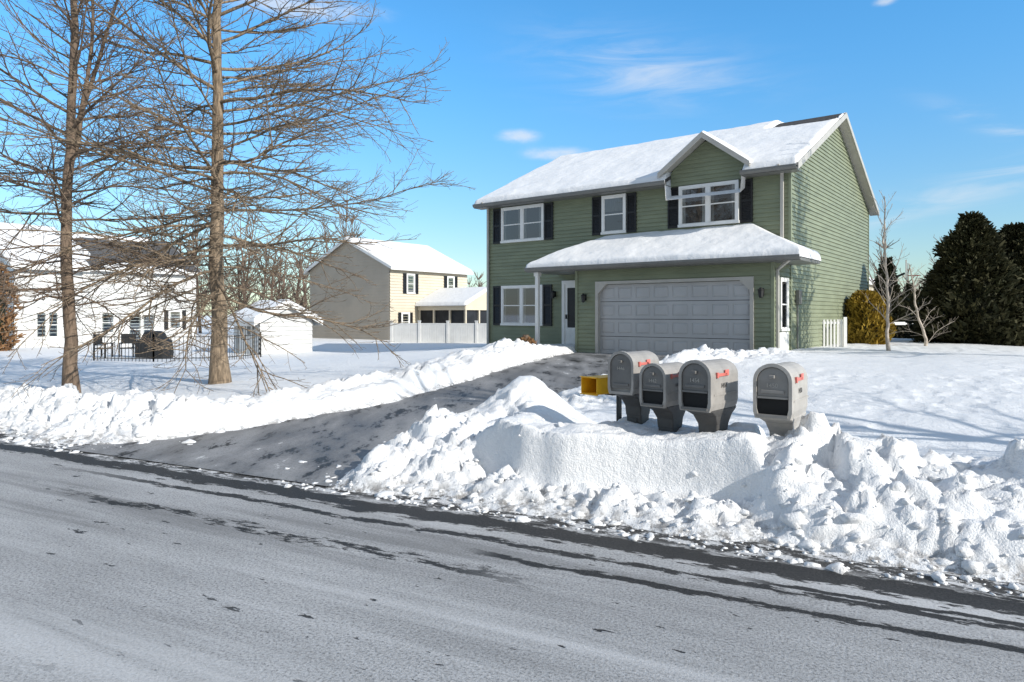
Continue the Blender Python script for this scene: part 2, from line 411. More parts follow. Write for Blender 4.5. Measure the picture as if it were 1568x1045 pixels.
# ------------------------------------------------------------ building helpers
class Fr:
    def __init__(s,ox,oy,dx,dy,nx,ny): s.o=(ox,oy); s.d=(dx,dy); s.n=(nx,ny)
    def p(s,u,o,z): return (s.o[0]+s.d[0]*u+s.n[0]*o, s.o[1]+s.d[1]*u+s.n[1]*o, z)
def fbox(B,fr,s0,s1,o0,o1,z0,z1):
    B.hexa([fr.p(s0,o0,z0),fr.p(s1,o0,z0),fr.p(s1,o1,z0),fr.p(s0,o1,z0),fr.p(s0,o0,z1),fr.p(s1,o0,z1),fr.p(s1,o1,z1),fr.p(s0,o1,z1)])
def siding(B,fr,s0,s1,z0,z1,course=.125,lip=.03,clip=None):
    z=z0
    while z<z1-1e-4:
        zt=min(z+course,z1)
        a0,b0=(clip(z) if clip else (s0,s1)); a1,b1=(clip(zt) if clip else (s0,s1))
        if b0-a0<.01: break
        if b1<a1: a1=b1=(a1+b1)/2
        B.poly([fr.p(a0,lip,z),fr.p(b0,lip,z),fr.p(b1,0,zt),fr.p(a1,0,zt)])
        B.poly([fr.p(a0,0,z),fr.p(b0,0,z),fr.p(b0,lip,z),fr.p(a0,lip,z)])
        z=zt
def window(D,fr,s0,s1,z0,z1,panes=1,shut=0,tw=.085,curt=0,rail=True):
    T=D['trim'];G_=D['glass'];C=D['curtain'];Rm=D['room'];S=D['shutter']
    fbox(T,fr,s0,s1,-.01,.075,z1-tw,z1); fbox(T,fr,s0-.02,s1+.02,-.01,.095,z0,z0+tw*.9)
    fbox(T,fr,s0,s0+tw,-.01,.072,z0+tw*.9,z1-tw); fbox(T,fr,s1-tw,s1,-.01,.072,z0+tw*.9,z1-tw)
    if panes==2: m=(s0+s1)/2; fbox(T,fr,m-.06,m+.06,-.01,.07,z0+tw*.9,z1-tw); cells=[(s0+tw,m-.06),(m+.06,s1-tw)]
    else: cells=[(s0+tw,s1-tw)]
    zm=(z0+z1)/2
    for a,b in cells:
        zb=z0+tw*.9; zt=z1-tw
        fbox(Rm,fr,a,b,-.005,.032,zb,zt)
        if curt:
            w=(b-a)
            if curt==1:
                fbox(C,fr,a,a+w*.16,.0,.036,zb,zt); fbox(C,fr,b-w*.16,b,.0,.036,zb,zt)
            elif curt==2: fbox(C,fr,a,b,.0,.036,zm+.1,zt)
        if rail: fbox(T,fr,a,b,.033,.060,zm-.018,zm+.018)
        for x in (a,b-.025): fbox(T,fr,x,x+.025,.033,.056,zb,zt)
        fbox(T,fr,a+.025,b-.025,.033,.055,zb,zb+.03); fbox(T,fr,a+.025,b-.025,.033,.055,zt-.025,zt)
        G_.poly([fr.p(a,.045,zb),fr.p(b,.045,zb),fr.p(b,.045,zt),fr.p(a,.045,zt)])
    if shut:
        for a,b in ((s0-.03-shut,s0-.03),(s1+.03,s1+.03+shut)): shutter(S,fr,a,b,z0,z1)
def shutter(S,fr,a,b,z0,z1):
    fbox(S,fr,a,a+.05,.0,.065,z0,z1); fbox(S,fr,b-.05,b,.0,.065,z0,z1)
    for zz in (z0,(z0+z1)/2-.03,z1-.07): fbox(S,fr,a+.05,b-.05,.0,.062,zz,zz+.07)
    fbox(S,fr,a+.05,b-.05,.0,.037,z0+.07,z1-.07)
    k=z0+.09
    while k<z1-.1:
        S.hexa([fr.p(a+.05,.037,k),fr.p(b-.05,.037,k),fr.p(b-.05,.056,k),fr.p(a+.05,.056,k),fr.p(a+.05,.037,k+.035),fr.p(b-.05,.037,k+.035),fr.p(b-.05,.041,k+.035),fr.p(a+.05,.041,k+.035)])
        k+=.05
def builders(): return {k:MB() for k in ('trim','glass','curtain','room','shutter')}
def flushb(D,par,trim='white'):
    D['trim'].obj('window_frames',M[trim],par); D['glass'].obj('window_glass',M['glass'],par); D['curtain'].obj('curtains',M['curtain'],par)
    D['room'].obj('window_interiors',M['room'],par); D['shutter'].obj('shutters',M['black'],par)
def hfield(name,par,fn,x0,x1,y0,y1,T,nx=80,ny=40,ew=.12,mask=None,seed=3,edges=(1,1,1,1),m='rsnow',na_=.05):
    X,Y=np.meshgrid(np.linspace(x0,x1,nx),np.linspace(y0,y1,ny))
    w=.05*fbm(X*2,Y*2,seed,3)
    dd=np.full(X.shape,9.0)
    for e,v in zip(edges,(X-x0,x1-X,Y-y0,y1-Y)):
        if e: dd=np.minimum(dd,v)
    e=np.clip((dd+w*(dd>.001))/ew,0,1); th=T*np.sqrt(np.maximum(0,1-(1-e)**2))*(1+3*na_*fbm(X*.9,Y*.9,seed+1,4)*2)
    if mask is not None: th=th*mask(X,Y)
    Z=fn(X,Y)+(th+np.where(th<.004,-.04,.01) if T>0 else 0)
    idx=np.arange(nx*ny).reshape(ny,nx); q=np.stack([idx[:-1,:-1],idx[:-1,1:],idx[1:,1:],idx[1:,:-1]],-1).reshape(-1,4)
    return meshq(name,np.stack([X,Y,Z],-1).reshape(-1,3),q,M[m],par,smooth=True)

ROT=rad(-37.7)
def main_house():
    h=empty('two_storey_house',(7.8,19.5,.5),ROT)
    D_=10.6
    W=MB(); F=Fr(0,0,1,0,0,-1); SR=Fr(0,0,0,1,1,0); SL=Fr(-11,0,0,1,-1,0); BK=Fr(0,D_,1,0,0,1)
    E=5.42; RZ=7.92; sl=(RZ-E-.02)/(D_/2)
    siding(W,F,-11,0,0,E)
    clip=lambda z:(0,D_) if z<=E else ((z-E)/sl,D_-(z-E)/sl)
    siding(W,SR,0,D_,0,RZ-.03,clip=clip); siding(W,SL,0,D_,0,RZ-.03,clip=clip); siding(W,BK,-11,0,0,E)
    GF=Fr(0,-1.5,1,0,0,-1)
    siding(W,GF,-6.1,-5.32,0,2.6); siding(W,GF,-.58,0,0,2.6); siding(W,GF,-5.32,-.58,2.125,2.6)
    siding(W,Fr(0,0,0,1,1,0),-1.5,0,0,2.75); siding(W,Fr(-6.1,0,0,1,-1,0),-1.5,0,0,2.75)
    gc=-2.4; gh=1.16; gs=.74; gp=6.48; gz=gp-gs*gh; ga=gc-gh; gb=gc+gh
    CG=Fr(0,-.05,1,0,0,-1)
    siding(W,CG,ga,gb,5.17,gp-.06,clip=lambda z:(ga+max(0,(z-gz))/gs, gb-max(0,(z-gz))/gs))
    W.obj('siding_walls',M['green'],h)
    CP=MB()
    CP.box(-.03,.04,-.04,.05,0,5.42); CP.box(-11.04,-10.95,-.04,.05,0,5.42); CP.box(-.03,.04,D_-.05,D_+.04,0,5.42)
    CP.box(-.05,.04,-1.54,-1.45,0,2.6); CP.box(-6.14,-6.05,-1.54,-1.45,0,2.6)
    CP.obj('corner_posts',M['green'],h)
    fd=MB(); fd.box(-10.97,-.03,.03,D_-.03,-.6,.0); fd.box(-6.07,-.03,-1.47,.03,-.6,-.003); fd.obj('foundation',M['tan'],h)
    rf=MB(); ov=.42; xr=.32; xl=-11.32
    def zr(y): return E+.05+sl*(y if y<D_/2 else D_-y)
    yc=D_/2; th=.14
    def slab(x0,x1,ya,yb):
        za=zr(ya) if ya<D_ else zr(-ov); zb=zr(yb)
        rf.hexa([(x0,ya,za-.02),(x1,ya,za-.02),(x1,yb,zb-.02),(x0,yb,zb-.02),(x0,ya,za+th-.06),(x1,ya,za+th-.06),(x1,yb,zb+th-.06),(x0,yb,zb+th-.06)])
    slab(xl,ga,-ov,yc); slab(ga,gb,.05,yc); slab(gb,xr,-ov,yc); slab(xl,xr,D_+ov,yc)
    gov=.45; bk=2.6
    for sgn in (-1,1):
        xe=gc+sgn*(gh+.24); ze=gz-.24*gs+.05
        rf.hexa([(xe,-gov,ze),(gc,-gov,gp+.05),(gc,bk,gp+.05),(xe,bk,ze),(xe,-gov,ze+.08),(gc,-gov,gp+.13),(gc,bk,gp+.13),(xe,bk,ze+.08)])
    rf.obj('roof',M['shingle'],h)
    tr=MB()
    for x in (xr,xl-.025):
        for ya,yb in ((-ov,yc),(D_+ov,yc)):
            za=zr(-ov); zb=zr(yc)
            tr.hexa([(x,ya,za-.10),(x+.025,ya,za-.10),(x+.025,yb,zb-.10),(x,yb,zb-.10),(x,ya,za+.085),(x+.025,ya,za+.085),(x+.025,yb,zb+.085),(x,yb,zb+.085)])
    for ya,yb in ((-ov,yc),(D_+ov,yc)):
        za=zr(-ov)-.05; zb=zr(yc)-.05
        tr.hexa([(.0,ya,za-.02),(xr,ya,za-.02),(xr,yb,zb-.02),(0,yb,zb-.02),(.0,ya,za),(xr,ya,za),(xr,yb,zb),(0,yb,zb)])
    for sgn in (-1,1):
        xe=gc+sgn*(gh+.26); ze=gz-.26*gs+.05
        tr.hexa([(xe,-gov-.025,ze-.08),(gc,-gov-.025,gp-.03),(gc,-gov,gp-.03),(xe,-gov,ze-.08),(xe,-gov-.025,ze+.09),(gc,-gov-.025,gp+.14),(gc,-gov,gp+.14),(xe,-gov,ze+.09)])
        tr.hexa([(xe,-gov,ze-.03),(gc,-gov,gp+.02),(gc,-.04,gp+.02),(xe,-.04,ze-.03),(xe,-gov,ze-.01),(gc,-gov,gp+.04),(gc,-.04,gp+.04),(xe,-.04,ze-.01)])
    tr.obj('rake_boards',M['tan'],h)
    gt=MB()
    ze=zr(-ov)
    def gut(x0,x1,y,z):
        gt.prism([(0,0),(-.07,0),(-.12,.06),(-.12,.12),(-.11,.12),(-.11,.07),(-.06,.02),(0,.02)],lambda u,w,t:(t,y+u,z+w),x0,x1)
    for x0,x1 in ((xl+.01,ga),(gb,xr-.01)):
        gut(x0,x1,-ov,ze-.08); gt.box(x0,x1,-ov,-.0,ze-.10,ze-.085); gt.box(x0,x1,-ov+.0,-ov+.02,ze-.08,ze+.03)
    gut(-7.8,.8,-1.9,2.60)
    gt.box(-7.8,.8,-1.9,-.003,2.58,2.597); gt.box(.78,.8,-1.9,0,2.597,2.73); gt.box(-7.8,-7.78,-1.9,0,2.597,2.73); gt.box(-7.78,.78,-1.9,-1.88,2.597,2.70)
    gt.obj('gutters',M['gutter'],h)
    ds=MB()
    ds.box(-.24,-.15,-.11,-.04,3.0,5.2); ds.beam((-.195,-.075,5.18),(-.195,-.44,5.36),.08,.06)
    ds.box(-10.98,-10.90,-.11,-.04,0,5.2); ds.beam((-10.94,-.075,5.18),(-10.94,-.44,5.36),.08,.06)
    ds.box(.045,.115,-1.42,-1.34,.1,2.4); ds.beam((.08,-1.38,2.39),(.5,-1.8,2.6),.07,.06)
    ds.obj('downspouts',M['tan'],h,bevel=.01)
    zE=2.70
    pf=lambda X,Y: zE+.5*np.minimum(np.minimum(Y+1.9,X+7.8),.8-X)
    hfield('porch_roof',h,pf,-7.8,.8,-1.9,0,0,60,20,m='shingle')
    hfield('porch_roof_snow',h,lambda X,Y:pf(X,Y)+.02,-7.83,.83,-1.93,.0,.15,220,60,ew=.13,edges=(1,1,1,0),seed=9,na_=.14)
    pk=MB(); pk.poly([(0,0,2.7),(.8,0,2.7),(0,0,3.1)]); pk.obj('porch_roof_end',M['tan'],h)
    mr_=lambda X,Y: E+.05+.08+sl*np.where(Y<yc,Y,D_-Y)-.6*((Y<.12)&(X>ga-.01)&(X<gb+.01))
    def mk(X,Y):
        n=fbm(X*1.3,Y*2.0,71,4); u=(X+.85)/1.25; v=(Y-4.75)/.85
        m1=np.exp(-np.abs(u)**4-np.abs(v)**4)
        gd=(Y<.12)&(X>ga-.03)&(X<gb+.03)
        return ss(.25,.5,1-1.2*m1+n*1.6*m1)*(1-gd)
    hfield('roof_snow',h,mr_,xl-.02,xr+.0,-ov-.02,D_+ov,.13,260,180,ew=.14,mask=mk,seed=21,na_=.12)
    gf=lambda X,Y: gp+.13-gs*np.abs(X-gc)
    hfield('gable_roof_snow',h,gf,gc-gh-.26,gc+gh+.26,-gov-.0,2.6,.07,60,40,ew=.1,seed=33,edges=(1,1,1,0),na_=.15)
    D=builders()
    window(D,F,-10.32,-8.40,3.84,5.14,2,.36,curt=1)
    window(D,F,-6.04,-5.14,3.86,5.14,1,.34,curt=2)
    window(D,Fr(0,-.05,1,0,0,-1),-3.28,-1.42,3.88,5.14,2,0,curt=1)
    bb_=MB(); bb_.box(-3.26,-1.44,-.05,.0,3.9,5.12); bb_.obj('window_box_out',M['white'],h)
    for a,b in ((-3.67,-3.31),(-1.39,-1.03)): shutter(D['shutter'],F,a,b,3.88,5.14)
    window(D,F,-10.32,-8.45,.80,2.26,2,.36,curt=1)
    window(D,Fr(0,0,0,1,1,0),-1.05,-.35,.75,2.2,1,0,curt=0)
    flushb(D,h)
    sp=MB(); sf=Fr(0,0,0,1,1,0); fbox(sp,sf,-1.1,-.3,0,.05,.0,.72)
    for k in range(5): fbox(sp,sf,-1.05+k*.15,-.98+k*.15,.05,.065,.06,.66)
    sp.obj('side_entry_panel',M['white'],h)
    gd=MB(); y=-1.5+.1; dz=2.13/4
    pw=4.74/8; gdp=.013
    for r in range(4):
        za=r*dz+.006; zb=(r+1)*dz-.010
        gd.box(-5.32,-.58,y+gdp,y+.045,za,zb)
        gd.box(-5.32,-.58,y,y+gdp,za,za+.085); gd.box(-5.32,-.58,y,y+gdp,zb-.085,zb)
        for c in range(9):
            xx=-5.32+c*pw; gd.box(max(xx-.06,-5.32),min(xx+.06,-.58),y,y+gdp,za+.085,zb-.085)
        for c in range(8):
            x0=-5.32+c*pw+.08; x1=x0+pw-.16; z0=za+.10; z1=zb-.10
            gd.hexa([(x0,y+gdp,z0),(x1,y+gdp,z0),(x1,y+gdp,z1),(x0,y+gdp,z1),(x0+.04,y-.004,z0+.04),(x1-.04,y-.004,z0+.04),(x1-.04,y-.004,z1-.04),(x0+.04,y-.004,z1-.04)])
    gd.obj('garage_door',M['door'],h)
    gdb=MB(); gdb.box(-5.32,-.58,y+.05,y+.06,0,2.13); gdb.obj('garage_door_seal',M['mdark'],h)
    gtm=MB(); yo=-1.5
    gtm.box(-5.40,-5.30,yo-.05,yo+.14,0,2.13); gtm.box(-.60,-.50,yo-.05,yo+.14,0,2.13); gtm.box(-5.40,-.50,yo-.05,yo+.14,2.13,2.22)
    for sx,x0 in ((1,-5.30),(-1,-.60)):
        gtm.prism([(0,0),(.28*sx,0),(0,-.28)],lambda u,w,t,x0=x0:(x0+u,t,2.13+w),yo-.045,yo+.09)
    gtm.obj('garage_door_trim',M['tan'],h)
    fdm=MB(); fbox(fdm,F,-7.62,-7.50,-.01,.08,.1,2.25); fbox(fdm,F,-6.55,-6.43,-.01,.08,.1,2.25); fbox(fdm,F,-7.62,-6.43,-.01,.08,2.25,2.37)
    fbox(fdm,F,-7.50,-7.40,.0,.06,.15,2.25);fbox(fdm,F,-6.65,-6.55,.0,.06,.15,2.25);fbox(fdm,F,-7.4,-6.65,.0,.06,.15,.75);fbox(fdm,F,-7.4,-6.65,.0,.06,2.12,2.25)
    fdm.obj('front_door_frame',M['white'],h)
    dg=MB(); fbox(dg,F,-7.4,-6.65,.0,.037,.75,2.12); dg.obj('front_door_panel',M['black'],h)
    hn=MB(); fbox(hn,F,-7.45,-7.41,.06,.11,1.05,1.2); hn.obj('door_handle',M['iron'],h)
    stp=MB(); stp.box(-7.75,-6.2,-1.5,-.03,-.3,.08); stp.obj('porch_slab',M['tan'],h)
    po=MB(); po.box(-7.55,-7.43,-1.76,-1.64,.0,2.58); po.box(-7.58,-7.40,-1.79,-1.61,.0,.16); po.box(-7.58,-7.40,-1.79,-1.61,2.45,2.58); po.obj('porch_post',M['white'],h,bevel=.008)
    lm=MB()
    for fx,fr,oz in ((-5.78,GF,1.72),(-.28,GF,1.78),(-7.95,F,1.9)):
        fbox(lm,fr,fx-.05,fx+.05,.02,.05,oz-.08,oz+.12); fbox(lm,fr,fx-.02,fx+.02,.05,.12,oz+.08,oz+.11)
        c=fr.p(fx,.13,0)
        ring=lambda rr,z:[(c[0]+rr*math.cos(k*math.pi/3),c[1]+rr*math.sin(k*math.pi/3),z) for k in range(6)]
        lm.loft([ring(.03,oz-.14),ring(.055,oz-.12),ring(.075,oz+.06),ring(.09,oz+.065),ring(.02,oz+.14)])
    lm.obj('coach_lamps',M['iron'],h)
    mt=MB(); fbox(mt,SR,.45,.7,.02,.14,1.5,1.9); mt.box(.03,.07,.55,.6,.2,1.5); mt.obj('electric_meter',M['gutter'],h,bevel=.02)
    return h
main_house()

def nhouse(name,loc,Wd,Dp,E,rise,axis_,wm,sm=None,wins=(),swins=(),bare=0,rot=ROT,roofm='shingle'):
    h=empty(name,loc,rot); sm=sm or wm
    A=MB();Bm=MB(); F=Fr(0,0,1,0,0,-1); S=Fr(0,0,0,1,1,0); BK=Fr(0,Dp,1,0,0,1); SL=Fr(-Wd,0,0,1,-1,0)
    if axis_=='y':
        hw=Wd/2; sl=rise/hw; cl=lambda z:(-Wd,0) if z<=E else (-Wd+(z-E)/sl,-(z-E)/sl)
        for fr in (F,BK): siding(A,fr,-Wd,0,0,E+rise-.02,.2,.04,clip=cl)
        for fr in (S,SL): siding(Bm,fr,0,Dp,0,E,.2,.04)
    else:
        hw=Dp/2; sl=rise/hw; cl=lambda z:(0,Dp) if z<=E else ((z-E)/sl,Dp-(z-E)/sl)
        for fr in (S,SL): siding(Bm,fr,0,Dp,0,E+rise-.02,.2,.04,clip=cl)
        for fr in (F,BK): siding(A,fr,-Wd,0,0,E,.2,.04)
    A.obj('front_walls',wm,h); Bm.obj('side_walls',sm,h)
    ov=.4; fd=MB(); fd.box(-Wd+.02,-.02,.02,Dp-.02,-1,0); fd.obj('foundation',M['tan'],h)
    if axis_=='y': fn=lambda X,Y:E+.06+sl*(hw-np.abs(X+hw)); x0,x1,y0,y1=-Wd-ov,ov,-.25,Dp+.25
    else: fn=lambda X,Y:E+.06+sl*(hw-np.abs(Y-hw)); x0,x1,y0,y1=-Wd-.25,.25,-ov,Dp+ov
    hfield('roof',h,fn,x0,x1,y0,y1,0,41,41,m=roofm)
    mk=(lambda X,Y: ss(.0,.08,fbm(X*.45,Y*.45,37,4)+.17-bare*ss(.2,-1.0,X)*ss(-4.6,-3.2,X)*ss(Dp*.0,Dp*.3,Y))) if bare else None
    hfield('roof_snow',h,lambda X,Y:fn(X,Y)+.02,x0,x1,y0,y1,.14,81,81,mask=mk,seed=int(abs(loc[1])))
    t=MB()
    if axis_=='y':
        for x in (x0,x1): t.box(x-.02,x+.02,y0,y1,fn(np.array([x]),0)[0]-.2,fn(np.array([x]),0)[0]-.01)
        for y in (y0,y1):
            for xx in (x0,x1): t.beam((xx,y,fn(np.array([xx]),0)[0]-.08),(-hw,y,fn(np.array([-hw]),0)[0]-.08),.04,.18)
    else:
        for y in (y0,y1): t.box(x0,x1,y-.02,y+.02,fn(0,np.array([y]))[0]-.2,fn(0,np.array([y]))[0]-.01)
        for x in (x0,x1):
            for yy in (y0,y1): t.beam((x,yy,fn(0,np.array([yy]))[0]-.08),(x,hw,fn(0,np.array([hw]))[0]-.08),.04,.18)
    t.obj('fascia',M['white'],h)
    D=builders()
    for w in wins: window(D,F,*w[:4],w[4] if len(w)>4 else 1,w[5] if len(w)>5 else 0,curt=2,tw=.1)
    for w in swins: window(D,S,*w[:4],w[4] if len(w)>4 else 1,w[5] if len(w)>5 else 0,curt=1,tw=.1)
    flushb(D,h); return h
ch=nhouse('cream_house',(-8.26,47,-.45),8.78,7.87,5.5,2.0,'y',M['cream_shade'],M['cream'],swins=[(1.5,2.3,3.6,5.0,1,.3),(5.6,6.4,3.6,5.0,1,.3),(1.0,1.8,1.0,2.3,1,.25)])
def sunroom():
    p=MB(); x0,x1,y0,y1=.05,4.5,2.6,7
    for x in (x0+.05,1.5,3.0,4.4): p.box(x,x+.12,y0,y0+.12,0,2.55)
    for y in (2.6,4.0,5.5,6.9): p.box(x1-.12,x1,y,y+.12,0,2.55)
    p.box(x0,x1,y0,y0+.12,.0,.7); p.box(x1-.12,x1,y0,y1,.0,.7); p.box(x0,x1,y0-.03,y0+.12,2.45,2.75); p.box(x1-.12,x1+.03,y0,y1,2.45,2.75)
    p.poly([(x1,y0,2.75),(x1,y1,2.75),(x1,(y0+y1)/2,3.75)])
    p.obj('sunroom_frame',M['cream'],ch)
    d=MB(); d.box(x0,x1-.14,y0+.14,y1,.05,2.5); d.obj('sunroom_screens',M['room'],ch)
    ym=(y0+y1)/2
    fn=lambda X,Y: 2.76+.45*(ym-y0+.3-np.abs(Y-ym))
    hfield('sunroom_roof',ch,fn,x0,x1+.3,y0-.3,y1+.3,0,11,21,m='shingle'); hfield('sunroom_roof_snow',ch,lambda X,Y:fn(X,Y)+.02,x0,x1+.3,y0-.3,y1+.3,.16,41,61,edges=(0,1,1,1))
sunroom()
nhouse('white_house',(-26,42,-.5),8.8,7.1,5.2,2.2,'y',M['offwhite'],wins=[(-2.6,-1.6,1.3,2.6,1),(-2.6,-1.6,3.6,4.8,1)],swins=[(1.0,1.9,1.0,2.4,1),(5.2,6.1,1.2,2.5,1,.25),(2.6,4.4,.2,2.3,2)],bare=.75,roofm='dgrey')
nhouse('white_house',(-25.8,36,-.5),9,3.2,4.9,2.3,'y',M['offwhite'],wins=[(-2.6,-1.2,1.0,2.5,2),(-6.2,-4.4,.4,2.5,2),(-2.4,-1.4,3.3,4.4,1)],swins=[(.9,2.1,.9,2.4,2)])
nhouse('tan_house',(31,62,-.2),9,9,5.0,2.2,'y',M['cream_shade'],M['cream'],wins=[(-6,-5,3.2,4.4),(-3,-2,3.2,4.4)])
sh=nhouse('garden_shed',(-10.9,30,-.22),2.0,2.7,1.75,.62,'x',M['offwhite'])
sd_=MB(); F=Fr(0,0,1,0,0,-1)
for a,b in ((-1.55,-1.02),(-.98,-.45)): fbox(sd_,F,a,b,.03,.06,.08,1.6)
sd_.obj('shed_doors',M['white'],sh)
sd2=MB()
for a,b in ((-1.60,-1.56),(-1.015,-.985),(-.44,-.40)): fbox(sd2,F,a,b,.03,.075,.05,1.64)
for a in (-1.42,-.85): fbox(sd2,F,a,a+.26,.06,.07,1.05,1.4)
fbox(sd2,F,-1.60,-.40,.03,.075,1.64,1.68); sd2.obj('shed_door_trim',M['gutter'],sh)
sb=MB(); fbox(sb,Fr(0,0,0,1,1,0),0,2.7,.04,.06,0,.14); fbox(sb,F,-2,0,.04,.06,-.1,.06); sb.obj('shed_base',M['brick'],sh)

def fence():
    e=empty('vinyl_fence',(-7.5,43.2,-.35),rad(-9)); b=MB(); L=7.2; n=4; st=L/n
    for i in range(n+1): b.box(i*st-.07,i*st+.07,-.07,.07,0,1.62); b.box(i*st-.09,i*st+.09,-.09,.09,1.62,1.68)
    for i in range(n):
        x=i*st+.07
        while x<(i+1)*st-.1: b.box(x,x+.14,-.015,.015,.08,1.45); x+=.147
        b.box(i*st+.07,(i+1)*st-.07,-.03,.03,1.43,1.52); b.box(i*st+.07,(i+1)*st-.07,-.03,.03,.05,.17)
    b.obj('fence_panels',M['offwhite'],e)
fence()
def picket():
    e=empty('picket_enclosure',(9.25,22.3,.42),rad(-8)); b=MB()
    def run(p,q,n):
        for i in range(n+1):
            t=i/n; x=p[0]+(q[0]-p[0])*t; y=p[1]+(q[1]-p[1])*t; b.box(x-.025,x+.025,y-.012,y+.012,.08,1.12)
        for z in (.2,1.02): b.beam((p[0],p[1]+.02,z),(q[0],q[1]+.02,z),.03,.07)
    run((0,0),(1.35,0),13); run((1.35,0),(1.55,1.3),12); run((0,0),(.2,1.3),12)
    for x,y in ((0,0),(1.35,0)): b.box(x-.05,x+.05,y-.06,y+.04,0,1.2)
    b.obj('pickets',M['white'],e)
picket()
def ironfence():
    e=empty('iron_fence',(-15.4,25.6,-.08),0); b=MB()
    pts=[(0,0),(2.4,-.4),(4.7,.3),(5.2,2.6)]
    for p,q in zip(pts[:-1],pts[1:]):
        L=math.hypot(q[0]-p[0],q[1]-p[1]); n=int(L/.14)
        for i in range(n+1):
            t=i/n; x=p[0]+(q[0]-p[0])*t; y=p[1]+(q[1]-p[1])*t; w=.022 if i in (0,n) else .008
            b.box(x-w,x+w,y-w,y+w,0,1.08 if i in (0,n) else 1.0)
        for z in (.18,.96): b.beam((p[0],p[1],z),(q[0],q[1],z),.025,.03)
    b.obj('railings',M['iron'],e)
ironfence()
def grill():
    e=empty('covered_grill',(-14.1,27.4,-.1),rad(-12)); b=MB()
    def ring(hx,hy,z): return [(-hx,-hy,z),(hx,-hy,z),(hx,hy,z),(-hx,hy,z)]
    b.loft([ring(.62,.3,0),ring(.66,.32,.3),ring(.60,.30,.78),ring(.42,.27,.86),ring(.36,.2,1.08),ring(.28,.1,1.16)])
    b.obj('cover',M['iron'],e,bevel=.05)
    for k,(x,y) in enumerate(((-15.6,28.2),(-16.4,27.9))):
        c=empty('patio_chair',(x,y,-.08),rad(20+k*70)); m=MB()
        for px in (-.25,.25):
            for py in (-.22,.22): m.beam((px,py,0),(px,py,.62 if py<0 else 1.0),.04,.04)
        m.box(-.25,.25,-.24,.24,.4,.44); m.box(-.25,.25,.2,.23,.55,1.0); m.box(-.29,-.22,-.25,.22,.6,.64); m.box(.22,.29,-.25,.22,.6,.64)
        m.obj('chair_frame',M['iron'],c)
        s=MB(); s.loft([[(-.24,-.22,.445),(.24,-.22,.445),(.24,.19,.445),(-.24,.19,.445)],[(-.2,-.18,.6),(.2,-.18,.6),(.2,.17,.6),(-.2,.17,.6)]]); s.obj('seat_snow',M['rsnow'],c,bevel=.04)
grill()
def rails():
    e=empty('rail_fence',(17.5,32,.1),rad(5)); b=MB()
    for i in range(5): b.box(i*1.8-.06,i*1.8+.06,-.06,.06,0,1.25)
    for z in (.35,.75,1.12): b.box(0,7.2,-.02,.02,z,z+.14)
    b.obj('rails',M['white'],e)
rails()
def hoop():
    e=empty('basketball_hoop',(15.2,28,.2),rad(60)); b=MB()
    b.box(-.06,.06,-.06,.06,0,3.0); b.beam((0,0,2.9),(0,-.55,3.15),.08,.08); b.obj('pole',M['iron'],e)
    m=MB(); m.box(-.55,.55,-.62,-.57,2.9,3.65); m.obj('backboard',M['white'],e)
    r=MB()
    for k in range(16):
        a=k*math.pi/8; a2=(k+1)*math.pi/8; r.beam((.23*math.cos(a),-.87+.23*math.sin(a),3.05),(.23*math.cos(a2),-.87+.23*math.sin(a2),3.05),.02,.02)
    r.obj('rim',M['red'],e)
hoop()

